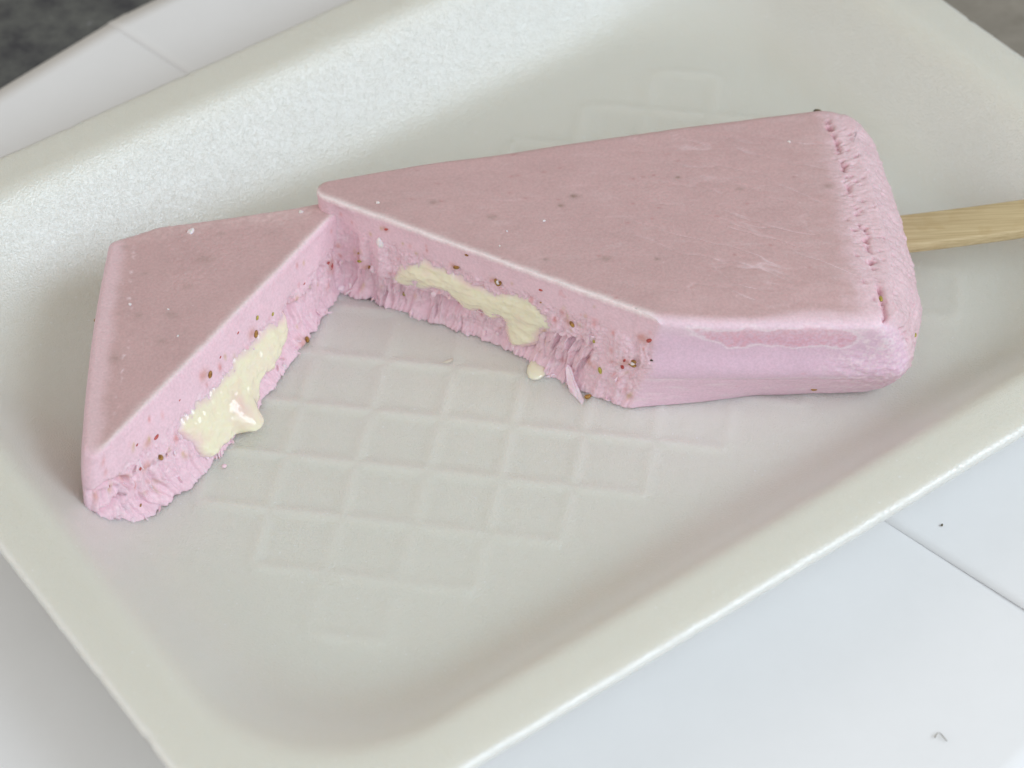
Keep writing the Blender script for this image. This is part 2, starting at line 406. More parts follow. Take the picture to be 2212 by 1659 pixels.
# ------------------------------------------------------------------ ice pop bodies
class Outline:
    """closed outline with filleted corners; every sample knows its edge and how far along it lies"""
    def __init__(self, corners):
        # corners: (x, y, fillet radius, tag of the edge that starts here, spacing, bow)
        n = len(corners); P = np.array([c[:2] for c in corners], float)
        pts, tg, sp_ = [], [], []
        fil = []; self.own = []          # own: (is_arc, corner or edge index, t along the straight part)
        for i in range(n):
            a, b, c = P[i - 1], P[i], P[(i + 1) % n]
            d1 = (a - b) / np.linalg.norm(a - b); d2 = (c - b) / np.linalg.norm(c - b)
            ang = math.acos(np.clip(d1 @ d2, -1, 1)); r = corners[i][2]
            t = r / math.tan(ang / 2); q = b + (d1 + d2) / np.linalg.norm(d1 + d2) * r / math.sin(ang / 2)
            fil.append((b + d1 * t, b + d2 * t, q, r))
        self.edges = {}
        for i in range(n):
            p1, p2, q, r = fil[i]
            a0 = math.atan2(*(p1 - q)[::-1]); a1 = math.atan2(*(p2 - q)[::-1]); da = (a1 - a0) % (2 * math.pi)
            m = max(3, int(r * da / .03) + 2)
            for k in range(m):
                t = k / m; pts.append(q + r * np.array([math.cos(a0 + da * t), math.sin(a0 + da * t)]))
                tg.append(corners[i - 1][3] if t < .5 else corners[i][3]); self.own.append((1, i, t))
            e0, e1 = p2, fil[(i + 1) % n][0]; L = np.linalg.norm(e1 - e0); m = max(2, int(L / corners[i][4]))
            d = (e1 - e0) / L; nn = np.array([d[1], -d[0]])
            for k in range(m):
                t = k / m; pts.append(e0 + d * L * t + nn * corners[i][5] * 4 * t * (1 - t)); tg.append(corners[i][3]); self.own.append((0, i, t))
            A, B = P[i], P[(i + 1) % n]; D = (B - A) / np.linalg.norm(B - A)
            self.edges[corners[i][3]] = (A, D, np.array([D[1], -D[0]]), np.linalg.norm(B - A))
        self.p = np.array(pts); self.n_s = len(pts)
        self.P = P; self.tags = [c[3] for c in corners]; self.fil = fil
        nx = np.roll(self.p, -1, 0) - np.roll(self.p, 1, 0); nx /= np.linalg.norm(nx, axis=1)[:, None]
        self.nor = V3(nx[:, 1], -nx[:, 0])
        seg = np.linalg.norm(np.roll(self.p, -1, 0) - self.p, axis=1); self.s = np.concatenate([[0], np.cumsum(seg)[:-1]]); self.len = seg.sum()
        self.w = {}
        tg = np.array(tg)
        for t in set(tg):
            raw = (tg == t).astype(float); out = np.zeros(len(raw))
            for i in range(len(raw)):
                d = np.abs(self.s - self.s[i]); d = np.minimum(d, self.len - d)
                g = np.exp(-(d / .10) ** 2) * seg
                out[i] = (raw * g).sum() / g.sum()
            self.w[t] = out
    def along(self, t):
        A, D, n, L = self.edges[t]; return (self.p - A) @ D
    def shift(self, offs, z):
        """move every edge along its own normal by offs[tag](u, z); corners are mitred so nothing folds"""
        n = len(self.tags); z = np.broadcast_to(z, (self.n_s,)); own = np.array(self.own)
        E_ = [self.edges[t] for t in self.tags]
        mit = []
        for i in range(n):
            k = (own[:, 0] == 1) & (own[:, 1] == i); zm = z[k].mean()
            e1, e2 = E_[i - 1], E_[i]; q1, q2 = self.fil[i][0], self.fil[i][1]
            o1 = float(np.squeeze(offs[self.tags[i - 1]](np.array([(q1 - e1[0]) @ e1[1]]), np.array([zm])))); o2 = float(np.squeeze(offs[self.tags[i]](np.array([(q2 - e2[0]) @ e2[1]]), np.array([zm]))))
            m = np.linalg.solve(np.array([e1[2], e2[2]]), np.array([o1, o2])); l = np.linalg.norm(m); lim = 2.2 * max(abs(o1), abs(o2), 1e-6)
            mit.append(m * min(1, lim / max(l, 1e-9)))
        out = np.zeros((self.n_s, 2))
        for i in range(n):
            k = (own[:, 0] == 1) & (own[:, 1] == i); out[k] = mit[i]
            k = (own[:, 0] == 0) & (own[:, 1] == i); t = own[k, 2][:, None]; A, D, nn, L = E_[i]
            u = (self.p[k] - A) @ D; o = offs[self.tags[i]](u, z[k])
            a, b = mit[i], mit[(i + 1) % n]
            out[k] = nn * o[:, None] + D * ((a @ D) * (1 - t) + (b @ D) * t)
            # keep the ends continuous with the mitred corners
            e0 = a - (nn * o[0] + D * (a @ D)); e1 = b - (nn * o[-1] + D * (b @ D))
            out[k] += e0 * np.clip(1 - t * L / .4, 0, 1) + e1 * np.clip(1 - (1 - t) * L / .4, 0, 1)
        return self.p + out

def build_body(name, OL, H, bevel, offs, disp, tintf, parent, nz, ncap, capc, post=None):
    """rows: bottom cap, side (with per-edge profile), bevel, top cap shrinking to capc"""
    ns = OL.n_s
    bv = {t: (bevel[t] if callable(bevel[t]) else (lambda u, c=bevel[t]: c + 0 * u)) for t in OL.w}
    br = sum(OL.w[t] * bv[t](OL.along(t)) for t in OL.w)
    rows, kinds = [], []
    side_z = np.linspace(0, 1, nz)
    b0 = OL.shift(offs, np.zeros(ns))
    ctr = np.array(capc)
    for k in (.05, .4, .75, .93):
        q = ctr + (b0 - ctr) * k; rows.append(V3(q[:, 0], q[:, 1], np.full(ns, .02))); kinds.append(np.zeros(ns))
    for t in side_z:
        z = .02 + (H - br - .02) * t
        q = OL.shift(offs, z)
        rows.append(V3(q[:, 0], q[:, 1], z)); kinds.append(np.zeros(ns))
    nb = 7
    for k in range(1, nb + 1):
        a = math.pi / 2 * k / nb
        z = H - br + br * math.sin(a)
        q = OL.shift({t: (lambda u, z, t=t: offs[t](u, z) - bv[t](u) * (1 - math.cos(a))) for t in offs}, H - br)
        rows.append(V3(q[:, 0], q[:, 1], z)); kinds.append(np.full(ns, math.sin(a)))
    qt = rows[-1][:, :2]
    for k in range(1, ncap + 1):
        f = 1 - (k / ncap) ** .9 * .995
        q = ctr + (qt - ctr) * f
        rows.append(V3(q[:, 0], q[:, 1], np.full(ns, H))); kinds.append(np.ones(ns))
    P = np.array(rows); K = np.array(kinds)
    nr = len(rows)
    W = {t: np.broadcast_to(OL.w[t], (nr, ns)) for t in OL.w}
    U = {t: np.broadcast_to(OL.along(t), (nr, ns)) for t in OL.w}
    side = 1 - K
    dn, dz = disp(P, K, W, U)
    n3 = V3(np.broadcast_to(OL.nor[:, 0], (nr, ns)), np.broadcast_to(OL.nor[:, 1], (nr, ns)), np.zeros((nr, ns)))
    dn[:4] = dn[4]; dz[:4] = 0
    P0 = P.copy()
    P = P + n3 * (dn * np.cos(K * math.pi / 2) )[..., None]
    P[..., 2] += dz * K
    P[..., 2] = np.maximum(P[..., 2], .02)
    nrm = n3 * np.cos(K * math.pi / 2)[..., None]; nrm[..., 2] = np.sin(K * math.pi / 2)
    col = tintf(P0, K, W, U, dn)
    if post: P, col = post(P, nrm, col)
    v = P.reshape(-1, 3); c = col.reshape(-1, 3)
    f = ring_faces(nr, ns)
    v = np.concatenate([v, [P[0].mean(0), P[-1].mean(0)]]); c = np.concatenate([c, [c[0], c[-1]]])
    me = mesh_data(name, v, f, M_ICE, c)
    import bmesh
    bm = bmesh.new(); bm.from_mesh(me); bm.verts.ensure_lookup_table()
    n0 = nr * ns
    for base, ct_, flip in ((0, n0, True), ((nr - 1) * ns, n0 + 1, False)):
        for i in range(ns):
            q = [bm.verts[base + i], bm.verts[base + (i + 1) % ns], bm.verts[ct_]]
            if flip: q.reverse()
            bm.faces.new(q).smooth = True
    bm.to_mesh(me); bm.free()
    return obj(name, me, parent), P

TOPC = np.array([.58, .392, .392]); SIDEC = np.array([.79, .565, .69]); CUTC = np.array([.82, .58, .655]); FRC = np.array([.88, .72, .77]); DEEP = np.array([.64, .29, .35])

# ---- the long piece with the stick
def mo(u, z):
    b = np.interp(u, [0, 1.4, 3, 4.5, 6, 8], [.05, 0, -.1, -.12, .25, .27]); return b * (1 - np.clip(z / 2.7, 0, 1))
pop = empty("ice_pop", (2.5, 2.2, 0))
tag(pop, "long pink strawberry ice pop piece on a wooden stick, broken face showing pale filling", "ice pop")
MO = Outline([(-4.62, 3.64, .28, 'cut', .018, 0.0), (3.13, -.91, .14, 'front', .03, .03), (7.62, -1.16, .55, 'end', .022, .14), (7.30, 5.72, .75, 'back', .10, .12)])
_e = MO.edges['cut']; MO.edges['cut'] = (_e[0] + _e[1] * .96, *_e[1:])      # u = 0 lies at the hinge, as measured
moffs = {
    'cut': lambda u, z: mo(u, z),
    'front': lambda u, z: .07 * np.exp(-((z - 1.25) / .35) ** 2) - np.interp(u, [0, 1, 2.2, 4.5], [.03, .2, .46, .58]) * np.clip((1.2 - z) / 1.2, 0, 1) ** 1.5,
    'end': lambda u, z: 1.25 * np.sqrt(np.clip(1 - ((z - 1.30) / 1.42) ** 2, 0, 1)) * (.62 + .38 * sstep(-.2, 1.6, u)) - .12,
    'back': lambda u, z: (.05 - .3 * np.clip((1.2 - z) / 1.2, 0, 1) ** 1.5) * np.interp(u, [9.5, 11.3], [1, 0]),
    }
TORN_U = [-.2, .35, 1.42, 2.0, 3.15, 4.3, 5.4, 6.03, 6.58, 6.75, 8.2]; TORN_Z = [.5, .94, .9, .8, .93, .9, 1.12, 1.26, 1.38, .75, .25]

def chips(u, z, wu, wz, seed, jit=.9):
    """cells with their own offset and tilt: chipped crystals with crisp edges"""
    gu, gz = u / wu, z / wz
    iu, iz = np.floor(gu).astype(np.int64), np.floor(gz).astype(np.int64)
    best = np.full(np.shape(u), 1e9); out = np.zeros(np.shape(u))
    for a in (-1, 0, 1):
        for b in (-1, 0, 1):
            ci, cj = iu + a, iz + b
            h = (ci * 374761393 + cj * 668265263 + seed * 974634777) & 0xffffffff
            h = ((h ^ (h >> 13)) * 1274126177) & 0xffffffff; h = h ^ (h >> 16)
            h2 = (h * 2654435761) & 0xffffffff; h2 = h2 ^ (h2 >> 15)
            r1, r2 = (h & 1023) / 1023, ((h >> 10) & 1023) / 1023
            r3, r4, r5 = (h2 & 1023) / 511.5 - 1, ((h2 >> 10) & 1023) / 511.5 - 1, ((h2 >> 20) & 1023) / 511.5 - 1
            du, dz = gu - ci - .5 - jit * (r1 - .5), gz - cj - .5 - jit * (r2 - .5)
            d = du * du + dz * dz; m = d < best
            best = np.where(m, d, best); out = np.where(m, r3 * .6 + r4 * du * 1.1 + r5 * dz * 1.1, out)
    return out

def cut_relief(u, z, H, zl, strength, seed, columns):
    """torn ice on a broken face: smooth band on top, rough middle, fibres torn out below"""
    p = V3(u, z, seed * 3.1)
    zl = zl + .16 * fbm(V3(u * 2.2, seed, 0 * u), 3, seed) + .10 * perlin(V3(u * 8, seed, 0 * u), seed + 9)
    m = sstep(zl + .06, zl - .12, z) * strength * (.40 + .60 * sstep(-.25, .2, fbm(V3(u * .9, z * .5, 0 * u + 9), 3, seed + 6)))
    lean = u + .25 * z * perlin(V3(u * .8, 0 * u, 0 * u + 2), seed + 4) * 2
    wu = lean + .06 * perlin(V3(u * 4, z * 3, 0 * u), seed + 12)
    fib = chips(wu, z + .1 * perlin(V3(u * 3, z * 2, 0 * u + 1), seed + 13), .15, .85, seed + 40) * .17 + chips(wu, z, .06, .40, seed + 41) * .06 + perlin(V3(lean * 15, z * 1.8, 0 * u), seed + 17) * .022
    fib = fib * (.45 + .75 * sstep(-.25, .35, fbm(V3(u * 1.3, z * 1.2, 0 * u + 5), 3, seed + 18))) * (.28 + .72 * sstep(0, .35, z)) + .17 * fbm(V3(u * 1.5, z * 1.3, 0 * u), 3, seed + 19)
    rough = sstep(H - .62, H - .85, z + .22 * fbm(V3(u * 1.5, 0 * u, 0 * u), 3, seed + 2))
    d = .015 * fbm(p * 1.6, 3, seed + 20) + .045 * fbm(V3(u * 1.7, 0 * u, 0 * u + 4), 4, seed + 21) * sstep(H - .9, H - .3, z)
    crumb = .06 * sstep(-.1, .2, fbm(p * 3.2, 4, seed + 22)) + .05 * fbm(p * 8, 3, seed + 25) + .045 * chips(u, z, .085, .085, seed + 42) + .02 * fbm(p * 20, 2, seed + 28)
    d = d + rough * (1 - m) * (crumb - .04) * (.95 - .60 * np.clip(columns, 0, 1))
    d = d + m * (-.17 * sstep(.0, .35, z) + fib)
    rip = perlin(V3(lean * 2.6, z * .25, 0 * u + 7), seed + 30) * .13 + perlin(V3(lean * 6, z * .4, 0 * u + 7), seed + 31) * .05
    d = d + columns * sstep(H - .6, H - 1.0, z) * rip
    low = sstep(.30, 0, z)
    d = d + low * (perlin(V3(u * 3, 0 * u, 0 * u + 3), seed + 33) * .07 + perlin(V3(u * 9, z, 0 * u), seed + 34) * .05 + .05)
    # thin frosted lip along the top edge
    d = d + .02 * np.exp(-((z - (H - .10)) / .07) ** 2) * (.6 + fbm(V3(u * 6, 0 * u, 0 * u), 2, seed + 36))
    return d, m, rough

FLECK = np.random.default_rng(77)
def flesh(cut, u, z, seeds, count, umax, hmax):
    for (su, sz, r) in seeds:
        g = np.exp(-(((u - su) / r) ** 2 + ((z - sz) / (r * .85)) ** 2))[..., None] * .55; cut = cut * (1 - g) + np.array([.58, .25, .17]) * g
    for _ in range(count):
        su, sz, r = FLECK.uniform(0, umax), FLECK.uniform(.2, hmax), FLECK.uniform(.025, .06); k = FLECK.uniform(.25, .6); c = np.array([.62, .18, .14]) if FLECK.random() < .6 else np.array([.55, .38, .12])
        m = (np.abs(u - su) < 4 * r) & (np.abs(z - sz) < 4 * r)
        if not m.any(): continue
        g = (np.exp(-(((u[m] - su) / r) ** 2 + ((z[m] - sz) / (r * 1.5)) ** 2)) * k)[:, None]; cut[m] = cut[m] * (1 - g) + c * g
    return cut
H_M = 2.70
def mdisp(P, K, W, U):
    x, y, z = P[..., 0], P[..., 1], P[..., 2]
    u = U['cut']
    zl = np.interp(u, TORN_U, TORN_Z); st = np.interp(u, [-.3, .1, .6, 6.55, 6.75, 7.2], [0, .5, 1, 1, .35, .2])
    cols = np.interp(u, [-.5, -.2, 1.2, 1.7, 6.6, 6.9, 8], [0, 1, 1, .55, .5, 1.0, .8])
    d, m, r = cut_relief(u, z, H_M, zl, st, 3, cols)
    d = d - .12 * sstep(-.1, .15, u) * sstep(.7, .2, u) * sstep(2.62, 2.3, z) * sstep(.1, .6, z)
    # hollow under the filling and the hollow behind the small pocket
    d = d - .30 * np.exp(-((u - 3.0) / .25) ** 2 - ((z - .62) / .18) ** 2)
    p = P * 1.0
    endd = .08 * fbm(p * 1.3, 3, 60) + .07 * fbm(p * 6.5, 4, 63) + .03 * fbm(p * 17, 2, 65) - .09 * sstep(.28, .55, fbm(p * 7, 2, 66)) - .07 * np.exp(-((z - 1.9 - .25 * perlin(p * .9, 8)) / .06) ** 2)
    fr = .02 * fbm(p * 1.3, 3, 70) - .012 * np.exp(-((z - .95) / .05) ** 2)
    rgt = sstep(6.2, 7.4, x + .4 * perlin(p * 1.4, 71)) * sstep(1.9, 1.3, z + .3 * perlin(p * 1.1, 72))
    fr = fr + rgt * (.05 * fbm(p * 7, 3, 73) + .02)
    dn = W['cut'] * d + W['end'] * endd + W['front'] * fr + W['back'] * .015 * fbm(p * 2, 3, 75)
    ridge = sstep(7.1, 7.35, x + .08 * perlin(V3(y * 2, 0 * y, 0 * y), 77))
    dz = .035 * fbm(p * .55, 3, 80) + .006 * fbm(p * 5, 3, 83) + ridge * (.03 * fbm(p * 4, 4, 85) + .03 * fbm(p * 14, 3, 86) - .05 * sstep(.28, .55, fbm(p * 8, 2, 66)) - .01)
    dz = dz - .10 * sstep(.0, -.9, y + .07 * x * 0 + .25 * (x - 5.2) * .05) * sstep(2.9, 4.2, x)     # top rolls over towards the front
    groove = np.abs(fbm(V3((x * .5 + y * .86) * .9, (y * .5 - x * .86) * .22, 0 * x), 4, 88))
    dz = dz - .012 * np.exp(-(groove / .02) ** 2) * sstep(1.5, 4, x) * (1 - ridge)
    return dn, dz

def spots(col, P, K, pts, z, c, rad, k):
    for (sx, sy), r in zip(pts, rad):
        dx, dy = P[..., 0] - sx, P[..., 1] - sy
        g = np.exp(-(dx / r) ** 2 - (dy / (r * .7)) ** 2) * (K > .6)
        g = g * (.75 + .5 * fbm(V3(dx * 9, dy * 9, 0 * dx + sx), 2, 5))
        col[:] = col * (1 - k * np.clip(g, 0, 1)[..., None]) + np.array(c) * (k * np.clip(g, 0, 1))[..., None]

TOPSPOT = [(1.48, 2.99), (1.19, 2.69), (-.3, 2.41), (3.77, 3.47), (2.08, .98), (5.06, 3.03), (-1.56, 2.94), (.81, 1.02), (7.0, 3.02), (3.15, .9)]
def mtint(P, K, W, U, dn):
    z = P[..., 2]; sh = z.shape
    p = P
    f1 = fbm(p * .9, 4, 100); f2 = fbm(p * V3(.8, 2.4, 1) * 1.6, 4, 104)
    top = TOPC * (1 + .07 * f1 + .06 * f2)[..., None]
    fr = sstep(.05, .5, fbm(p * V3(1.2, 4, 1), 5, 110) + .22 * sstep(4.5, 7.4, P[..., 0]))[..., None] * .25
    top = top * (1 - fr) + np.array([.66, .50, .51]) * fr
    # fine frost grains
    gr = sstep(.36, .60, fbm(p * 13, 2, 115))[..., None] * .22; top = top * (1 - gr) + FRC * gr
    sc = np.abs(fbm(V3((P[..., 0] * .5 + P[..., 1] * .86) * .9, (P[..., 1] * .5 - P[..., 0] * .86) * .22, 0 * z), 4, 88)); sc = (np.exp(-(sc / .012) ** 2) * sstep(1.5, 5, P[..., 0]) * sstep(-.1, .3, fbm(p * 1.1, 3, 89)))[..., None] * .42; top = top * (1 - sc) + FRC * sc
    st = (sstep(.2, .5, fbm(p * V3(1.0, 9, 1), 3, 117)))[..., None] * .10; top = top * (1 - st) + FRC * st
    side = SIDEC * (1 + .07 * fbm(p * 1.2, 4, 120))[..., None]
    lw = sstep(1.08, .92, z + .05 * fbm(p * 2, 3, 121))[..., None] * .7; side = side * (1 - lw) + np.array([.80, .555, .645]) * lw
    ps = (sstep(.34, .5, fbm(p * 2.8, 4, 122)))[..., None] * .5; side = side * (1 - ps) + np.array([.76, .44, .52]) * ps
    # melted darker patch below the front top edge with its pale frosted border
    q = fbm(p * V3(1.2, 1, 2.0), 5, 124) * .40
    zz = z - (2.26 - .05 * (P[..., 0] - 5.2)); xx = P[..., 0] - 5.75
    zz = zz + .10 * fbm(p * 3.5, 4, 125)
    body = 1 - np.sqrt((xx / 1.55) ** 2 + ((zz + .02) / .30) ** 2) + q * 3.6
    pat = sstep(-.02, .10, body)[..., None] * (.35 + .65 * sstep(-.12, .12, fbm(p * 13, 2, 128)))[..., None]
    brd = np.exp(-((body + .07) / .10) ** 2)[..., None]
    side = side * (1 - pat) + np.array([.77, .45, .545]) * pat; side = side * (1 - .75 * brd) + np.array([.90, .76, .82]) * .75 * brd
    band = sstep(2.1, 2.6, z)[..., None] * .45; side = side * (1 - band) + FRC * band * 1.0
    low = (sstep(1.05, .8, z) * sstep(.0, .35, fbm(p * V3(1.5, 3, 7), 4, 132)))[..., None] * .5; side = side * (1 - low) + FRC * low
    line = np.exp(-((z - 1.02 - .05 * fbm(p * .8, 2, 133) - .03 * (P[..., 0] - 5)) / .022) ** 2)[..., None] * .6; side = side * (1 - line) + FRC * line
    rgt = (sstep(5.9, 7.6, P[..., 0] + .8 * fbm(p * 1.8, 3, 71)) * sstep(-.1, .25, fbm(p * 10, 3, 134)))[..., None] * .6
    side = side * (1 - rgt) + np.array([.90, .74, .79]) * rgt
    u = U['cut']; rough = sstep(H_M - .65, H_M - 1.05, z)
    cut = CUTC * (1 + .06 * fbm(p * 2, 3, 140))[..., None]
    red = (sstep(.30, .55, fbm(p * 2.6, 3, 143)))[..., None] * .40; cut = cut * (1 - red) + np.array([.74, .33, .36]) * red
    fz = (rough * sstep(.0, .4, fbm(p * 6, 3, 145)))[..., None] * .45; cut = cut * (1 - fz) + FRC * fz
    cut = flesh(cut, u, z, [(4.12, 2.03, .10), (7.44, 1.26, .14), (3.09, 2.0, .10), (5.98, 1.71, .10), (6.72, .77, .12), (7.78, 2.02, .15), (1.38, 2.4, .09), (.83, 1.0, .1), (.66, 1.2, .1)], 70, 8.0, 2.4)
    lipw = np.exp(-((z - (H_M - .02)) / .07) ** 2)[..., None]; cut = cut * (1 - lipw * .8) + np.array([.90, .80, .80]) * lipw * .8
    end = np.array([.75, .55, .59]) * (1 + .10 * fbm(p * 3, 4, 150))[..., None]
    col = side * W['front'][..., None] + cut * W['cut'][..., None] + end * W['end'][..., None] + top * W['back'][..., None]
    kt = K ** 3
    edgefade = (W['front'] * sstep(-.1, -1.0, P[..., 1]) * sstep(1, 4, P[..., 0]))
    kt = kt[..., None]
    ridge = sstep(6.85, 7.55, P[..., 0] + .45 * fbm(p * 3, 4, 77))[..., None]
    top = top * (1 - ridge) + end * ridge
    # frosted pale roll-over along the front of the top
    ro = (sstep(-.62, -.95, P[..., 1] + .30 * fbm(p * V3(.8, 1, 1), 4, 155)) * sstep(2.6, 4.4, P[..., 0]))[..., None] * .65
    top = top * (1 - ro) + np.array([.87, .66, .73]) * ro
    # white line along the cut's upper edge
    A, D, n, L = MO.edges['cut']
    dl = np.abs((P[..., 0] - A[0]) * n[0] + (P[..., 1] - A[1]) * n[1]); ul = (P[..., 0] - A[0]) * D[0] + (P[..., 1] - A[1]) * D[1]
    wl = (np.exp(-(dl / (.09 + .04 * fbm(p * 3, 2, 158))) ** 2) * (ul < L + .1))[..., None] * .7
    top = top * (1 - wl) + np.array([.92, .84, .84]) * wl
    col = col * (1 - kt) + top * kt
    spots(col, P, K, TOPSPOT, H_M, (.22, .17, .13), [.11, .085, .11, .06, .12, .10, .10, .07, .10, .07], .5)
    spots(col, P, K, [(1.19, 2.69), (1.48, 2.99), (3.77, 3.47)], H_M, (.16, .12, .06), [.05, .06, .04], .6)
    fine = RNG.integers(0, 10 ** 6, 42)
    for k in range(42):
        sx = -2.5 + 9.6 * ((fine[k] % 997) / 997); sy = -.6 + 5.4 * ((fine[k] // 997 % 499) / 499)
        spots(col, P, K, [(sx, sy)], H_M, (.42, .16, .15), [.045], .55)
    return np.clip(col, 0, .93)

PITS = [(7.25, 5.0, .08), (7.33, 4.85, .10), (7.32, 4.45, .08), (7.36, 4.20, .07), (7.38, 4.05, .08), (7.40, 3.85, .05), (7.42, 3.60, .06), (7.42, 3.35, .06), (7.50, 3.05, .07), (7.47, 2.80, .05), (7.44, 2.62, .13), (7.55, 2.40, .12), (7.50, 2.12, .08),
        (7.60, 1.95, .07), (7.72, 1.85, .06), (7.55, 1.78, .06), (7.70, 1.62, .07), (7.55, 1.45, .08), (7.52, 1.20, .06), (7.56, 1.02, .07), (7.62, .80, .07), (7.60, .60, .06), (7.62, .42, .09), (7.6, .22, .06), (7.68, -.1, .06), (7.72, -.25, .07), (7.72, -.40, .07), (7.74, -.55, .07), (7.74, -.70, .08), (7.75, -.85, .07), (7.76, -.98, .06)]
PORES = [(RNG.uniform(-1.0, 5.4), RNG.uniform(.5, 2.6), RNG.uniform(.025, .06)) for _ in range(150)]
def mpost(P, nrm, col):
    m = P[..., 0] > 6.9; Q = P[m]; Nq = nrm[m]; Cq = col[m]
    for (py, pz, r) in PORES:
        g = np.clip(1 - (np.hypot(Q[:, 1] - py, (Q[:, 2] - pz) * .9) / r) ** 2, 0, 1) * (Q[:, 0] > 7.5)
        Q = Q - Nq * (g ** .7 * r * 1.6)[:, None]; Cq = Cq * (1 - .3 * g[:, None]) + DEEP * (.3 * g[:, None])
    P[m] = Q; col[m] = Cq
    X, Y = P[..., 0], P[..., 1]
    xl = np.interp(Y, [-1.1, -.2, 1.0, 1.8, 2.6, 3.6, 4.5, 5.2], [7.77, 7.70, 7.60, 7.62, 7.46, 7.42, 7.34, 7.22]) + .07 * fbm(V3(Y * 2.5, 0 * Y, 0 * Y), 3, 91)
    wd = .05 + .03 * perlin(V3(Y * 5, 0 * Y, 0 * Y), 92)
    on = sstep(-.02, .14, fbm(V3(Y * 4.2, X * 2, 0 * Y), 4, 93)) + sstep(-.25, -.4, Y)
    g = np.exp(-((X - xl) / wd) ** 2) * np.clip(on, 0, 1) * (P[..., 2] > 1.6) * sstep(-1.1, -.95, Y) * sstep(5.4, 5.2, Y)
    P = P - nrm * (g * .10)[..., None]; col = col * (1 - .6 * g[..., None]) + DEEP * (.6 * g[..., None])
    for (px, py, r) in PITS[::3] + [(RNG.uniform(7.3, 7.9), RNG.uniform(-.8, 5), .04) for _ in range(35)]:
        px, py, r = px + RNG.normal(0, .04), py + RNG.normal(0, .06), r * RNG.uniform(.5, 1.2)
        d = np.hypot(X - px, (Y - py) * .9); m = d < 2 * r
        g = np.clip(1 - (d[m] / (r * 1.2) + .5 * fbm(P[m] * 9, 2, 90)) ** 2, 0, 1) * (P[..., 2][m] > 1.6)
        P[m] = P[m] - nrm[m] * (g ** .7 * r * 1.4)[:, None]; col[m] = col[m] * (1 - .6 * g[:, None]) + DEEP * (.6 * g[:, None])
    return P, col
BODY, PM = build_body("ice_body", MO, H_M, {'cut': .035, 'front': .27, 'end': .13, 'back': lambda u: np.interp(u, [0, 7.5, 11], [.30, .26, .05])}, moffs, mdisp, mtint, pop, 120, 110, (3.6, 2.3), mpost)

# ---- the broken-off end piece
H_L = 2.0
def lo(u, z):
    b = np.interp(u, [0, .6, 2.5, 4.2, 6.2, 8.6], [.10, .35, .84, .72, .45, .05]); return b * (1 - np.clip(z / 2.0, 0, 1))
chunk = empty("ice_pop_chunk", (-7, .9, 0))
tag(chunk, "smaller three cornered pink ice chunk without a stick, pale filling dripping from its broken side", "ice pop")
LO = Outline([(-8.62, 2.74, .25, 'end', .05, .10), (-8.68, -3.95, .22, 'cut', .018, 0.0), (-3.36, 3.74, .26, 'back', .05, -.04), (-7.7, 3.10, .5, 'back2', .05, 0.0)])
lift_l = lambda x, y: 1 + .12 * np.clip(((x + 8.6) * .55 + (y + 3.75) * .83) / 8.6, 0, 1)
def lpost(P, nrm, col):
    P = P.copy(); P[..., 2] *= lift_l(P[..., 0], P[..., 1]); return P, col
loffs = {
    'end': lambda u, z: .16 * np.sin(np.clip(z / 2, 0, 1) * math.pi) - .1 * (1 - np.clip(z / .8, 0, 1)),
    'cut': lambda u, z: lo(u, z),
    'back': lambda u, z: 0 * z - .1 * (1 - np.clip(z / .8, 0, 1)), 'back2': lambda u, z: 0 * z - .1 * (1 - np.clip(z / .8, 0, 1))}
LT_U = [0, .33, 1.24, 2.0, 2.6, 3.2, 4.5, 5.3, 6.5, 7.4, 8.2, 8.8]; LT_Z = [.6, 1.22, 1.05, .92, .85, .6, .45, .6, .75, 1.0, 1.2, 1.3]
def ldisp(P, K, W, U):
    u, z, p = U['cut'], P[..., 2], P
    zl = np.interp(u, LT_U, LT_Z)
    d, m, r = cut_relief(u, z, H_L, zl, np.interp(u, [0, .3, 1, 8.5, 9], [0, .6, .9, 1, .6]), 7, .5)
    # torn cleft near the front corner and the hollow beside the filling
    d = d - .16 * np.exp(-((z - .95 - .25 * np.sin(u * 2.2)) / .05) ** 2) * sstep(.3, .5, u) * sstep(1.6, 1.3, u)
    d = d - .16 * np.exp(-((z - .72) / .045) ** 2) * sstep(.3, .5, u) * sstep(1.5, 1.2, u)
    d = d + .10 * sstep(.3, .6, u) * sstep(1.9, 1.2, u) * sstep(1.1, .8, z)
    d = d - .40 * np.exp(-((u - 6.75) / .30) ** 2 - ((z - .75) / .28) ** 2) - .2 * np.exp(-((u - 5.15) / .12) ** 2 - ((z - .35) / .2) ** 2)
    d = d - .2 * np.exp(-((u - 8.0) / .12) ** 2 - ((z - 1.0) / .10) ** 2)
    dn = W['cut'] * d + W['end'] * .012 * fbm(p * 2, 3, 160) + (W['back'] + W['back2']) * (.04 * fbm(p * 1.4, 3, 163) + .02 * fbm(p * 7, 3, 165))
    bk = W['back'] * sstep(.75, 1, K)
    dz = .03 * fbm(p * .6, 3, 170) + .006 * fbm(p * 5, 3, 173) + .018 * W['back'] * fbm(p * 9, 3, 176)
    return dn, dz
LSPOT = [(-6.5, 1.95), (-6.84, 1.16), (-7.12, .33), (-7.27, -.44), (-7.78, 1.62), (-6.2, 2.71), (-7.83, .35), (-8.22, -.87), (-8.3, 2.46)]
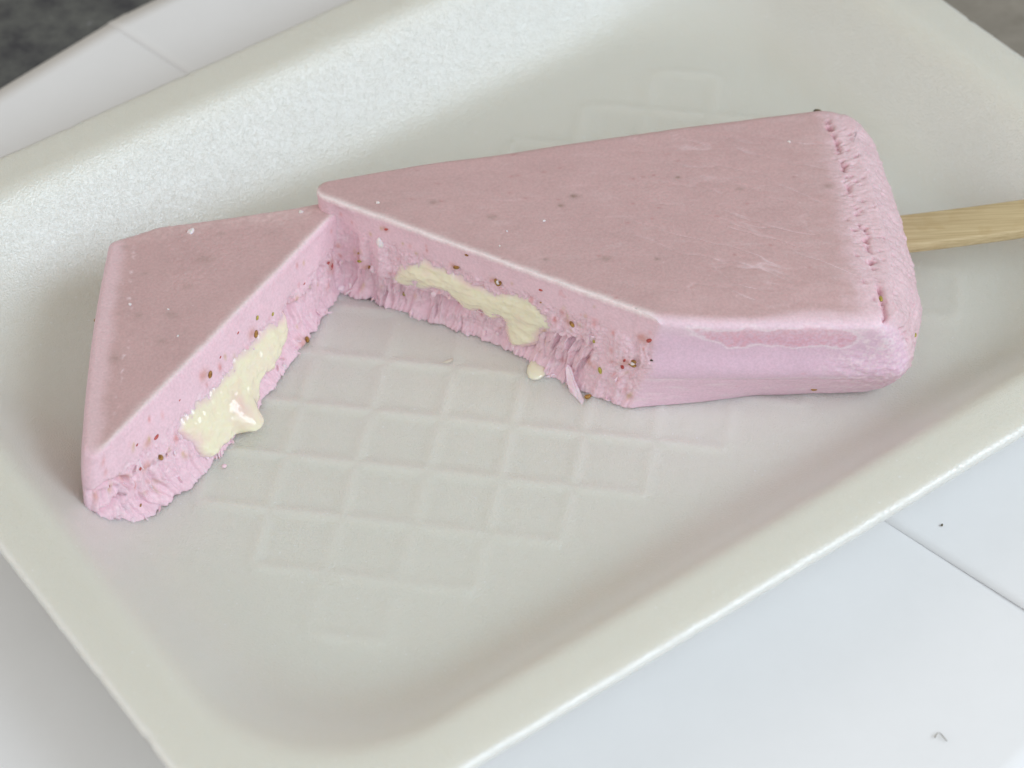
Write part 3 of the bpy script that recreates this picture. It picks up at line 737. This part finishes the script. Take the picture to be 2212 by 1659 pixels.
def ltint(P, K, W, U, dn):
    z, p = P[..., 2], P
    top = TOPC * (1 + .09 * fbm(p * .9, 4, 200) + .05 * fbm(p * V3(2.4, .8, 1) * 1.6, 4, 204))[..., None]
    gr = sstep(.40, .62, fbm(p * 11, 2, 215))[..., None] * .35; top = top * (1 - gr) + FRC * gr * .9
    # frost blown along the back edge and rubbed along the left edge
    bd = (P[..., 1] - (3.62 - .10 * (-3.72 - P[..., 0])))
    fr = (sstep(-.75, -.1, bd + .3 * fbm(p * 1.5, 3, 207)) * (.4 + .6 * sstep(-.1, .3, fbm(p * 8, 3, 209))))[..., None] * .6; top = top * (1 - fr) + np.array([.82, .63, .62]) * fr
    ed = (sstep(-8.2, -8.5, P[..., 0] + .2 * fbm(p * 1.7, 4, 211)))[..., None] * .5; top = top * (1 - ed) + np.array([.87, .66, .72]) * ed
    fl = (np.exp(-((P[..., 0] + 8.05 + .1 * fbm(p * 1.2, 3, 213)) / .06) ** 2) * sstep(.1, .4, fbm(p * 6, 3, 216)))[..., None] * .8; top = top * (1 - fl) + FRC * fl
    u = U['cut']; rough = sstep(H_L - .5, H_L - .8, z)
    cut = CUTC * (1 + .06 * fbm(p * 2, 3, 240))[..., None]
    red = (sstep(.30, .55, fbm(p * 2.6, 3, 243)))[..., None] * .40; cut = cut * (1 - red) + np.array([.74, .33, .36]) * red
    fz = (rough * sstep(.0, .4, fbm(p * 6, 3, 245)))[..., None] * .45; cut = cut * (1 - fz) + FRC * fz
    cut = flesh(cut, u, z, [(5.45, 1.37, .12), (3.87, 1.53, .12), (1.86, .92, .12), (6.89, .06, .12), (6.36, .47, .15), (8.37, .87, .15), (1.98, 1.34, .1), (.6, 1.05, .1), (1.35, 1.0, .09)], 55, 8.6, 1.75)
    side = np.array([.82, .60, .69]) * (1 + .04 * fbm(p * 2, 3, 250))[..., None]
    A, D, n, L = LO.edges['cut']
    dl = np.abs((P[..., 0] - A[0]) * n[0] + (P[..., 1] - A[1]) * n[1])
    col = cut * W['cut'][..., None] + side * (W['end'] + W['back'] + W['back2'])[..., None]
    kt = (K ** 3)[..., None]
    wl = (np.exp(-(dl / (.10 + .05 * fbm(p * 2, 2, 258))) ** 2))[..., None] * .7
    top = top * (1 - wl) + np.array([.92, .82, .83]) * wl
    col = col * (1 - kt) + top * kt
    spots(col, P, K, LSPOT, H_L, (.26, .20, .16), [.17, .13, .16, .12, .07, .12, .12, .16, .10], .33)
    return np.clip(col, 0, .93)
CHUNK, PL = build_body("ice_body", LO, H_L, {'cut': .08, 'end': .13, 'back': lambda u: np.interp(u, [0, .8, 4], [.10, .16, .16]), 'back2': .2}, loffs, ldisp, ltint, chunk, 95, 85, (-7.1, .9), lpost)

# ------------------------------------------------------------------ filling
def poly_dist(px, py, poly):
    poly = np.array(poly, float); n = len(poly); ins = np.zeros(px.shape, bool); dm = np.full(px.shape, 1e9)
    for i in range(n):
        a, b = poly[i], poly[(i + 1) % n]
        d = b - a; t = np.clip(((px - a[0]) * d[0] + (py - a[1]) * d[1]) / (d @ d), 0, 1)
        dm = np.minimum(dm, np.hypot(px - a[0] - d[0] * t, py - a[1] - d[1] * t))
        c = ((a[1] > py) != (b[1] > py)) & (px < (b[0] - a[0]) * (py - a[1]) / (b[1] - a[1] + 1e-12) + a[0])
        ins ^= c
    return np.where(ins, dm, -dm)

def filling(name, poly, edge, offf, lift, seed, parent, label):
    A, D, n, L = edge
    poly = np.array(poly); h = .022
    us = np.arange(poly[:, 0].min() - .15, poly[:, 0].max() + .15, h); zs = np.arange(poly[:, 1].min() - .15, poly[:, 1].max() + .15, h)
    Ug, Zg = np.meshgrid(us, zs)
    d = poly_dist(Ug, Zg, poly)
    p = V3(Ug, Zg, seed + 0 * Ug)
    dd = d + .06 * fbm(p * 4, 4, seed) + .02 * fbm(p * 14, 2, seed + 1)
    rise = np.where(dd > 0, 1 - np.exp(-dd / .16), dd / .10)
    relief = -.03 + .13 * np.clip(rise, -1.1, 1) + .075 * fbm(p * 1.8, 3, seed + 3) * sstep(0, .2, dd) + .055 * fbm(V3(Ug * 3.5, Zg * 6, 0 * Ug), 4, seed + 6) * sstep(.03, .2, dd)
    off = offf(Ug, np.clip(Zg, -1, 3)) + relief + lift(Ug, Zg) * sstep(-.05, .2, dd)
    keep = dd > -.11
    idx = -np.ones(Ug.shape, int); idx[keep] = np.arange(keep.sum())
    x = A[0] + D[0] * Ug + n[0] * off; y = A[1] + D[1] * Ug + n[1] * off
    zz = np.maximum(Zg, .035 + .02 * perlin(V3(Ug * 3, Zg * 3, 0 * Ug), seed))
    if parent is chunk: zz = zz * lift_l(x, y)
    front = V3(x, y, zz)[keep]
    back = V3(A[0] + D[0] * Ug + n[0] * (offf(Ug, np.clip(Zg, -1, 3)) - .5), A[1] + D[1] * Ug + n[1] * (offf(Ug, np.clip(Zg, -1, 3)) - .5), np.maximum(Zg, .03))[keep]
    q = np.stack([idx[:-1, :-1], idx[:-1, 1:], idx[1:, 1:], idx[1:, :-1]], -1).reshape(-1, 4); q = q[(q >= 0).all(1)]
    nv = len(front)
    th = (1 - sstep(-.02, .16, dd + .05 * fbm(p * 3, 3, seed + 8))) * .8 + (.45 * sstep(.0, .35, fbm(p * 1.4, 3, seed + 9)) * sstep(1.1, .5, Zg) if parent is chunk else 0)
    ct_ = (np.array([1.0, 1.0, 1.0]) + np.clip(th, 0, 1)[..., None] * (np.array([.97, .76, 1.02]) - 1))[keep]
    # rim: edges used once
    e = np.concatenate([q[:, [0, 1]], q[:, [1, 2]], q[:, [2, 3]], q[:, [3, 0]]]); key = np.sort(e, 1); _, inv, cnt = np.unique(key, axis=0, return_inverse=True, return_counts=True)
    rim = e[cnt[inv.ravel()] == 1]
    side = np.stack([rim[:, 1], rim[:, 0], rim[:, 0] + nv, rim[:, 1] + nv], -1)
    me = mesh_data(name, np.concatenate([front, back]), np.concatenate([q, q[:, ::-1] + nv, side]), M_CREAM, np.concatenate([ct_, ct_]))
    o = obj(name, me, parent); return o
MCREAM = [(1.41, .93), (1.64, 1.39), (1.92, 1.64), (2.26, 1.85), (2.52, 1.8), (2.81, 1.81), (3.13, 1.74), (3.46, 1.67), (3.71, 1.62), (4.0, 1.64), (4.4, 1.83), (4.67, 1.86), (5.0, 1.9), (5.23, 1.72), (5.4, 1.54), (5.6, 1.5), (5.44, 1.26), (5.12, 1.0), (5.05, .75), (4.93, .5), (4.66, .24), (4.44, .16), (4.28, .25), (4.23, .47), (4.22, .8), (4.12, .9), (3.89, .73), (3.73, .77), (3.63, .87), (3.36, .75), (3.17, .76), (2.98, .92), (2.8, 1.08), (2.47, 1.08), (2.2, .9), (2.0, .86), (1.74, .83), (1.54, .83)]
filling("cream_filling", MCREAM, MO.edges['cut'], mo, lambda u, z: .10 * np.exp(-((u - 4.6) / .5) ** 2) * sstep(1.0, .3, z), 11, pop, None)
LCREAM = [(6.47, .96), (6.22, 1.02), (5.78, 1.21), (5.46, 1.19), (5.06, 1.2), (4.65, 1.28), (4.48, 1.16), (4.05, 1.19), (3.83, 1.16), (3.57, 1.13), (3.18, 1.26), (2.9, 1.21), (2.68, 1.22), (2.52, 1.04), (2.62, .8), (2.7, .5), (2.75, .29), (2.89, .13), (3.11, .05), (3.25, .08), (3.48, .05), (3.72, .05), (3.85, .04), (4.1, .03), (4.5, .03), (4.66, .04), (4.72, .12), (4.84, .15), (4.93, .17), (4.9, .24), (4.98, .3), (5.09, .38), (5.27, .4), (5.54, .3), (5.66, .37), (5.89, .39), (6.08, .48), (6.28, .54), (6.42, .71)]
filling("cream_filling", LCREAM, LO.edges['cut'], lo, lambda u, z: .10 * sstep(1.2, .2, z) + .36 * np.exp(-((u - 4.15) / .32) ** 4) * sstep(.8, .15, z), 13, chunk, None)

# ------------------------------------------------------------------ stick
def build_stick():
    az = math.radians(6.8); d = np.array([math.cos(az), math.sin(az)]); n = np.array([-d[1], d[0]])
    c0 = np.array([6.2, 2.62]); Ls = 6.75; w, t, r = .50, .14, .06
    sec = []
    for (sx, sy, a0) in ((1, 1, 0), (-1, 1, 90), (-1, -1, 180), (1, -1, 270)):
        for k in range(4):
            a = math.radians(a0 + 30 * k); sec.append((sx * (w - r) + r * math.cos(a), sy * (t - r) + r * math.sin(a)))
    sec = np.array(sec); rows = []
    st = np.concatenate([np.linspace(0, Ls - w, 40), Ls - w + w * np.sin(np.linspace(0, math.pi / 2, 12))[1:]])
    for s in st:
        k = 1.0 if s <= Ls - w else math.sqrt(max(1e-4, 1 - ((s - Ls + w) / w) ** 2))
        wob = .012 * math.sin(s * 1.3)
        q = c0 + d * s
        rows.append(V3(q[0] + n[0] * (sec[:, 0] * k + wob), q[1] + n[1] * (sec[:, 0] * k + wob), 1.26 + .012 * s + sec[:, 1]))
    v = np.concatenate(rows); f = ring_faces(len(rows), len(sec))[:, ::-1].tolist()
    m = len(sec); f.append(list(range(m))); f.append([len(v) - m + k for k in range(m)][::-1])
    o = obj("stick", mesh_data("stick", v, f, M_WOOD), pop)
    import bmesh
    bm = bmesh.new(); bm.from_mesh(o.data); bmesh.ops.recalc_face_normals(bm, faces=bm.faces); bm.to_mesh(o.data); bm.free()
build_stick()

# ------------------------------------------------------------------ seeds, flakes, splinters
def ellipsoid(rx, ry, rz, seed, jag=.12, nu=10, nv=7, point=.5):
    th = np.linspace(0, 2 * math.pi, nu, endpoint=False); ph = np.linspace(.12, math.pi - .12, nv)
    T, Pp = np.meshgrid(th, ph)
    x = np.cos(Pp); rr = np.sin(Pp) * (1 - point * .5 * (x + 1) / 2)
    v = V3(rx * x, ry * rr * np.cos(T), rz * rr * np.sin(T)).reshape(-1, 3)
    v = v * (1 + jag * perlin(v * 14 + seed, seed))[:, None]
    f = ring_faces(nv, nu).tolist(); f.append(list(range(nu))[::-1]); f.append([len(v) - nu + k for k in range(nu)])
    return v, f
def rotm(a, b, c):
    return np.array((Matrix.Rotation(a, 3, 'Z') @ Matrix.Rotation(b, 3, 'Y') @ Matrix.Rotation(c, 3, 'X')))
def nearest(PG, q, n2):
    """surface height of the built face at plan+height q along direction n2"""
    d = np.linalg.norm(PG - q, axis=-1); i = np.unravel_index(np.argmin(d), d.shape); return PG[i]
def snap(PG, edge, u, z):
    A, D, n, L = edge
    uu = (PG[..., 0] - A[0]) * D[0] + (PG[..., 1] - A[1]) * D[1]; off = (PG[..., 0] - A[0]) * n[0] + (PG[..., 1] - A[1]) * n[1]
    d = np.hypot(uu - u, PG[..., 2] - z) + np.where(off < -.9, 9, 0); i = np.unravel_index(np.argmin(d), d.shape); return PG[i]
def place(name, v, f, mat, pos, rot, parent=None, smooth=True):
    w = np.asarray(v) @ rot.T + np.asarray(pos)
    return obj(name, mesh_data(name, w, f, mat, smooth=smooth), parent)
def seed_on(parent, PG, edge, u, z, size, mat, ang, name="seed", out=.2):
    q = snap(PG, edge, u, z); A, D, n, L = edge
    v, f = ellipsoid(size, size * .62, size * .55, random.randint(0, 99))
    # long axis lies in the face, turned by ang
    fx = np.array([D[0] * math.cos(ang), D[1] * math.cos(ang), math.sin(ang)]); fz = np.array([n[0], n[1], 0.0]); fy = np.cross(fz, fx)
    R = np.stack([fx, fy, fz], 1)
    return place(name, v, f, mat, q + fz * size * out, R, parent)
def ring_seed(parent, PG, edge, u, z, size, ang):
    """seed split open round a grain of ice"""
    q = snap(PG, edge, u, z); A, D, n, L = edge
    th = np.linspace(0, 1.62 * math.pi, 14); ps = np.linspace(0, 2 * math.pi, 7, endpoint=False)
    T, S = np.meshgrid(th, ps, indexing='ij'); rr = .32 * size * (1 + .25 * np.sin(T * 3))
    v = V3((size + rr * np.cos(S)) * np.cos(T), (size * .85 + rr * np.cos(S)) * np.sin(T), rr * np.sin(S)).reshape(-1, 3)
    f = ring_faces(14, 7).tolist(); f.append(list(range(7))[::-1]); f.append([13 * 7 + k for k in range(7)])
    fx = np.array([D[0] * math.cos(ang), D[1] * math.cos(ang), math.sin(ang)]); fz = np.array([n[0], n[1], 0.0]); fy = np.cross(fz, fx)
    R = np.stack([fx, fy, fz], 1)
    o = place("seed", v, f, M_SEED, q + fz * .02, R, parent)
    v, f = ellipsoid(size * .7, size * .6, size * .5, 5)
    place("ice_grain", v, f, M_FROST, q + fz * .02, R, o)
ME, LE = MO.edges['cut'], LO.edges['cut']
ring_seed(pop, PM, ME, 4.12, 2.03, .075, 2.0)
ring_seed(pop, PM, ME, 7.44, 1.26, .085, .6)
for u, z, s, m, a in [(3.09, 2.0, .085, M_SEED, .4), (3.4, 2.51, .045, M_SEED, 0), (5.98, 1.71, .085, M_SEED, 2.2), (6.72, .77, .09, M_SEEDG, 1.9), (7.85, 1.5, .04, M_DARK, .3), (.83, 1.0, .06, M_SEED, 1.5), (.66, 1.2, .06, M_SEEDG, .2), (.62, 1.4, .05, M_SEED, 1.0), (1.62, .42, .08, M_SEEDG, 1.1), (5.95, 1.2, .03, M_SEED, .2), (5.2, 1.95, .03, M_SEED, .3), (6.5, 1.45, .05, M_SEEDG, 1.7)]:
    seed_on(pop, PM, ME, u, z, s, m, a)
for u, z, s, a in [(1.38, 2.4, .055, .5), (7.78, 2.02, .085, .8), (7.28, 1.34, .05, 1.2), (7.22, 1.12, .075, 1.8), (5.19, 2.28, .05, .2), (2.95, .62, .05, .2)]:
    seed_on(pop, PM, ME, u, z, s, M_PULP, a, "fruit_fleck", 0.0)
for u, z, s, m, a in [(5.45, 1.37, .10, M_SEED, 1.2), (3.87, 1.53, .09, M_SEED, 1.1), (1.86, .92, .10, M_SEED, 1.9), (6.89, .06, .10, M_SEED, 1.6), (6.36, .47, .13, M_SEED, 1.4), (5.62, 1.67, .06, M_SEEDG, 1.1), (6.09, 1.43, .05, M_SEEDG, 1.0), (1.0, .30, .04, M_SEED, 1.0)]:
    seed_on(chunk, PL, LE, u, z, s, m, a)
for u, z, s, a in [(8.37, .87, .10, .7), (1.98, 1.34, .075, .3), (1.5, 1.5, .04, .4), (.6, 1.05, .07, 1.7), (1.35, 1.0, .06, .9), (4.31, 1.62, .04, .4), (5.0, 1.75, .04, .4), (7.3, 1.3, .05, .8), (2.9, 1.6, .03, .2), (8.3, 1.05, .06, .2)]:
    seed_on(chunk, PL, LE, u, z, s, M_PULP, a, "fruit_fleck", -.15)
def seed_at(parent, PG, q, s, mat, a, name="seed"):
    q = nearest(PG, np.array(q), None); v, f = ellipsoid(s, s * .6, s * .5, random.randint(0, 99)); place(name, v, f, mat, q, rotm(a, .2, .3), parent)
seed_at(pop, PM, (6.43, -.86, .35), .075, M_SEED, .1)
seed_at(pop, PM, (8.35, -.35, 1.4), .09, M_SEEDG, 1.4)
seed_at(pop, PM, (7.72, -.35, 2.55), .10, M_SEEDG, 1.5)
seed_at(pop, PM, (7.05, 5.72, 2.6), .10, M_DARK, .2)
seed_at(chunk, PL, (-7.72, 3.2, 1.95), .10, M_SEED, .2)
seed_at(chunk, PL, (-8.72, .6, 1.75), .07, M_SEED, 1.5)

def flake_mesh(s, k):
    n = 7; a = np.linspace(0, 2 * math.pi, n, endpoint=False) + .3 * np.sin(k * 3 + np.arange(n))
    r = s * (.65 + .45 * np.abs(np.sin(k * 7.1 + np.arange(n) * 2.3)))
    lo_ = V3(r * np.cos(a), r * np.sin(a), 0 * a - .02); hi = V3(r * .75 * np.cos(a), r * .75 * np.sin(a), 0 * a + s * .35 * (1 + .5 * np.sin(np.arange(n) * 1.9)))
    f = ring_faces(2, n).tolist(); f.append(list(range(n))[::-1]); f.append([n + i for i in range(n)])
    return np.concatenate([lo_, hi]), f
def flakes(parent, PG, pts, zt, size0):
    for k, (x, y, s) in enumerate(pts):
        q = nearest(PG, np.array([x, y, zt]), None); v, f = flake_mesh(s, k + size0)
        place("ice_flake", v, f, M_FROST, q, rotm(k * 1.3, 0, 0), parent, smooth=False)
flakes(pop, PM, [(-2.77, 2.99, .055), (.01, 1.93, .03), (.81, 2.21, .04), (6.31, 4.54, .045), (-.15, 1.5, .03)], 2.7, 1)
flakes(chunk, PL, [(-6.89, 2.85, .10), (-4.5, 3.30, .06), (-8.04, .71, .05), (-6.95, -.3, .035), (-7.2, .5, .03)], 2.0, 3)
# lump of white ice on the broken face of the long piece
v, f = ellipsoid(.13, .07, .06, 3, .5, point=.1); q = snap(PM, ME, 1.22, 1.95); place("ice_flake", v, f, M_FROST, q, rotm(math.radians(-31), 1.2, .2), pop)

def splinters(parent, PG, edge, zl, urange, count, seed):
    rng = np.random.default_rng(seed); vs, fs = [], []
    A, D, n, L = edge
    uu = (PG[..., 0] - A[0]) * D[0] + (PG[..., 1] - A[1]) * D[1]; off = (PG[..., 0] - A[0]) * n[0] + (PG[..., 1] - A[1]) * n[1]
    ok = (off > -.9) & (PG[..., 2] < 2.0); PF = PG[ok]; UF = uu[ok]
    for k in range(count):
        u = rng.uniform(*urange)
        z = max(.05, abs(rng.normal(0, .13))) if rng.random() < .6 else np.interp(u, *zl) + rng.normal(0, .10)
        q = PF[np.argmin(np.hypot(UF - u, PF[:, 2] - z))]
        ln = rng.uniform(.05, .20) * (1 if rng.random() < .85 else 1.7); w = rng.uniform(.02, .075); t = w * rng.uniform(.3, .6)
        down = np.array([0, 0, -1.0]) if z > .22 else np.array([0, 0, -.25])
        dr = down + np.array([n[0], n[1], 0]) * rng.uniform(.25, .9) + np.array([D[0], D[1], 0]) * rng.normal(0, .35)
        if z > .3 and rng.random() < .3: dr[2] *= -.5
        dr /= np.linalg.norm(dr)
        sx = np.cross(dr, rng.normal(0, 1, 3)); sx /= np.linalg.norm(sx); sy = np.cross(dr, sx)
        b = q - dr * .05; e = q + dr * ln * .8; e[2] = max(e[2], .03); mid = q + dr * ln * .35 + sx * rng.normal(0, .02); mid[2] = max(mid[2], .03)
        i0 = len(vs)
        for c, s in ((b, 1.0), (mid, 1.15), (e, .35)):
            for a in range(4):
                g = a * math.pi / 2 + .5; vs.append(c + sx * w * s * math.cos(g) + sy * t * s * math.sin(g))
        for r in range(2):
            for a in range(4): fs.append([i0 + r * 4 + a, i0 + r * 4 + (a + 1) % 4, i0 + r * 4 + 4 + (a + 1) % 4, i0 + r * 4 + 4 + a])
        fs.append([i0 + 3, i0 + 2, i0 + 1, i0]); fs.append([i0 + 8, i0 + 9, i0 + 10, i0 + 11])
    o = obj("ice_splinters", mesh_data("ice_splinters", np.array(vs), fs, M_SPLIN, smooth=False), parent); o["kind"] = "stuff"
splinters(pop, PM, ME, (TORN_U, TORN_Z), (.05, 7.6), 40, 21)
splinters(chunk, PL, LE, (LT_U, LT_Z), (.5, 8.7), 40, 22)

# ------------------------------------------------------------------ small things lying on the tray and the paper
def dome(name, outline, hgt, mat, label, cat, base=.0, bulge=.5):
    """low rounded puddle or lump over an outline"""
    P = np.array(outline, float); c = P.mean(0); n = len(P); rows = [V3(P[:, 0], P[:, 1], 0 * P[:, 0] + base - .01)]
    for k in range(1, 9):
        a = math.pi / 2 * k / 9; f = math.cos(a) ** bulge
        q = c + (P - c) * f; rows.append(V3(q[:, 0], q[:, 1], base + hgt * math.sin(a) + 0 * q[:, 0]))
    v = np.concatenate(rows + [[[c[0], c[1], base + hgt]]]); tin = np.ones((len(v), 3)); fs = ring_faces(9, n).tolist(); m = 8 * n
    fs += [[m + i, m + (i + 1) % n, len(v) - 1] for i in range(n)]; fs.append(list(range(n))[::-1])
    return tag(obj(name, mesh_data(name, v, fs, mat, tin)), label, cat)
def smooth_loop(pts, it=2):
    P = np.array(pts, float)
    for _ in range(it):
        Q = np.roll(P, -1, 0); P = np.stack([.75 * P + .25 * Q, .25 * P + .75 * Q], 1).reshape(-1, 2)
    return P
dome("cream_drop", smooth_loop([(.36, .08), (.60, .04), (.78, .22), (.95, .52), (1.05, .95), (.85, 1.05), (.6, .95), (.42, .66), (.30, .34)]), .15, M_CREAM, "rounded blob of pale cream on the tray under the long piece's torn edge", "cream")
dome("cream_smear", smooth_loop([(-1.62, .58), (-1.45, .60), (-1.22, .76), (-1.10, .88), (-1.24, .86), (-1.48, .74), (-1.60, .66)]), .03, M_CREAM, "thin pale cream streak lying alone on the tray between the two pieces", "cream")
v, f = ellipsoid(.085, .065, .06, 8); tag(place("strawberry_seed", v, f, M_SEED, (1.62, -.52, .07), rotm(.6, .1, 0)), "brown strawberry seed lying on the tray beside the pink splinter", "seed")
sv = np.array([(1.28, .22, .42), (1.36, .16, .36), (1.42, -.05, .20), (1.50, -.20, .10), (1.60, -.52, .03), (1.50, -.34, .03), (1.36, -.14, .03), (1.30, .02, .16)])
sv = sv + np.array([-.12, -.20, 0]); sv2 = sv + np.array([.05, .06, .05]); m = len(sv)
fs = [list(range(m)), [m + k for k in range(m)][::-1]] + [[k, m + k, m + (k + 1) % m, (k + 1) % m] for k in range(m)]
tag(obj("ice_shard", mesh_data("ice_shard", np.concatenate([sv, sv2]), fs, M_SPLIN, smooth=False)), "pale pink ice splinter leaning on the tray next to a loose brown seed", "ice")
v, f = ellipsoid(.06, .055, .05, 12); tag(place("ice_crumb", v, f, M_SPLIN, (-6.1, -2.15, .05), rotm(.6, .1, 0)), "tiny pale pink ice crumb on the tray in front of the smaller chunk", "ice")
v, f = ellipsoid(.038, .026, .02, 15); tag(place("crumb", v, f, M_DARK, (8.75, -4.09, -.385), rotm(1.4, .1, 0)), "tiny dark crumb lying on the white paper at the lower right", "crumb")
def hair(name, pts, label):
    P = np.array(pts, float); rows = []
    for i, q in enumerate(P):
        for a in range(5):
            g = a * 2 * math.pi / 5; rows.append(q + np.array([.010 * math.cos(g), 0, .010 * math.sin(g)]))
    f = ring_faces(len(P), 5).tolist(); tag(obj(name, mesh_data(name, np.array(rows), f, M_DARK)), label, "lint")
t = np.linspace(0, 1, 9)
hair("lint_fibre", np.stack([7.85 + .22 * t, -9.42 + .10 * np.sin(t * 4.2), -.395 + .02 * np.sin(t * 3)], 1), "tiny curled dark fibre lying on the white paper near the bottom right corner")
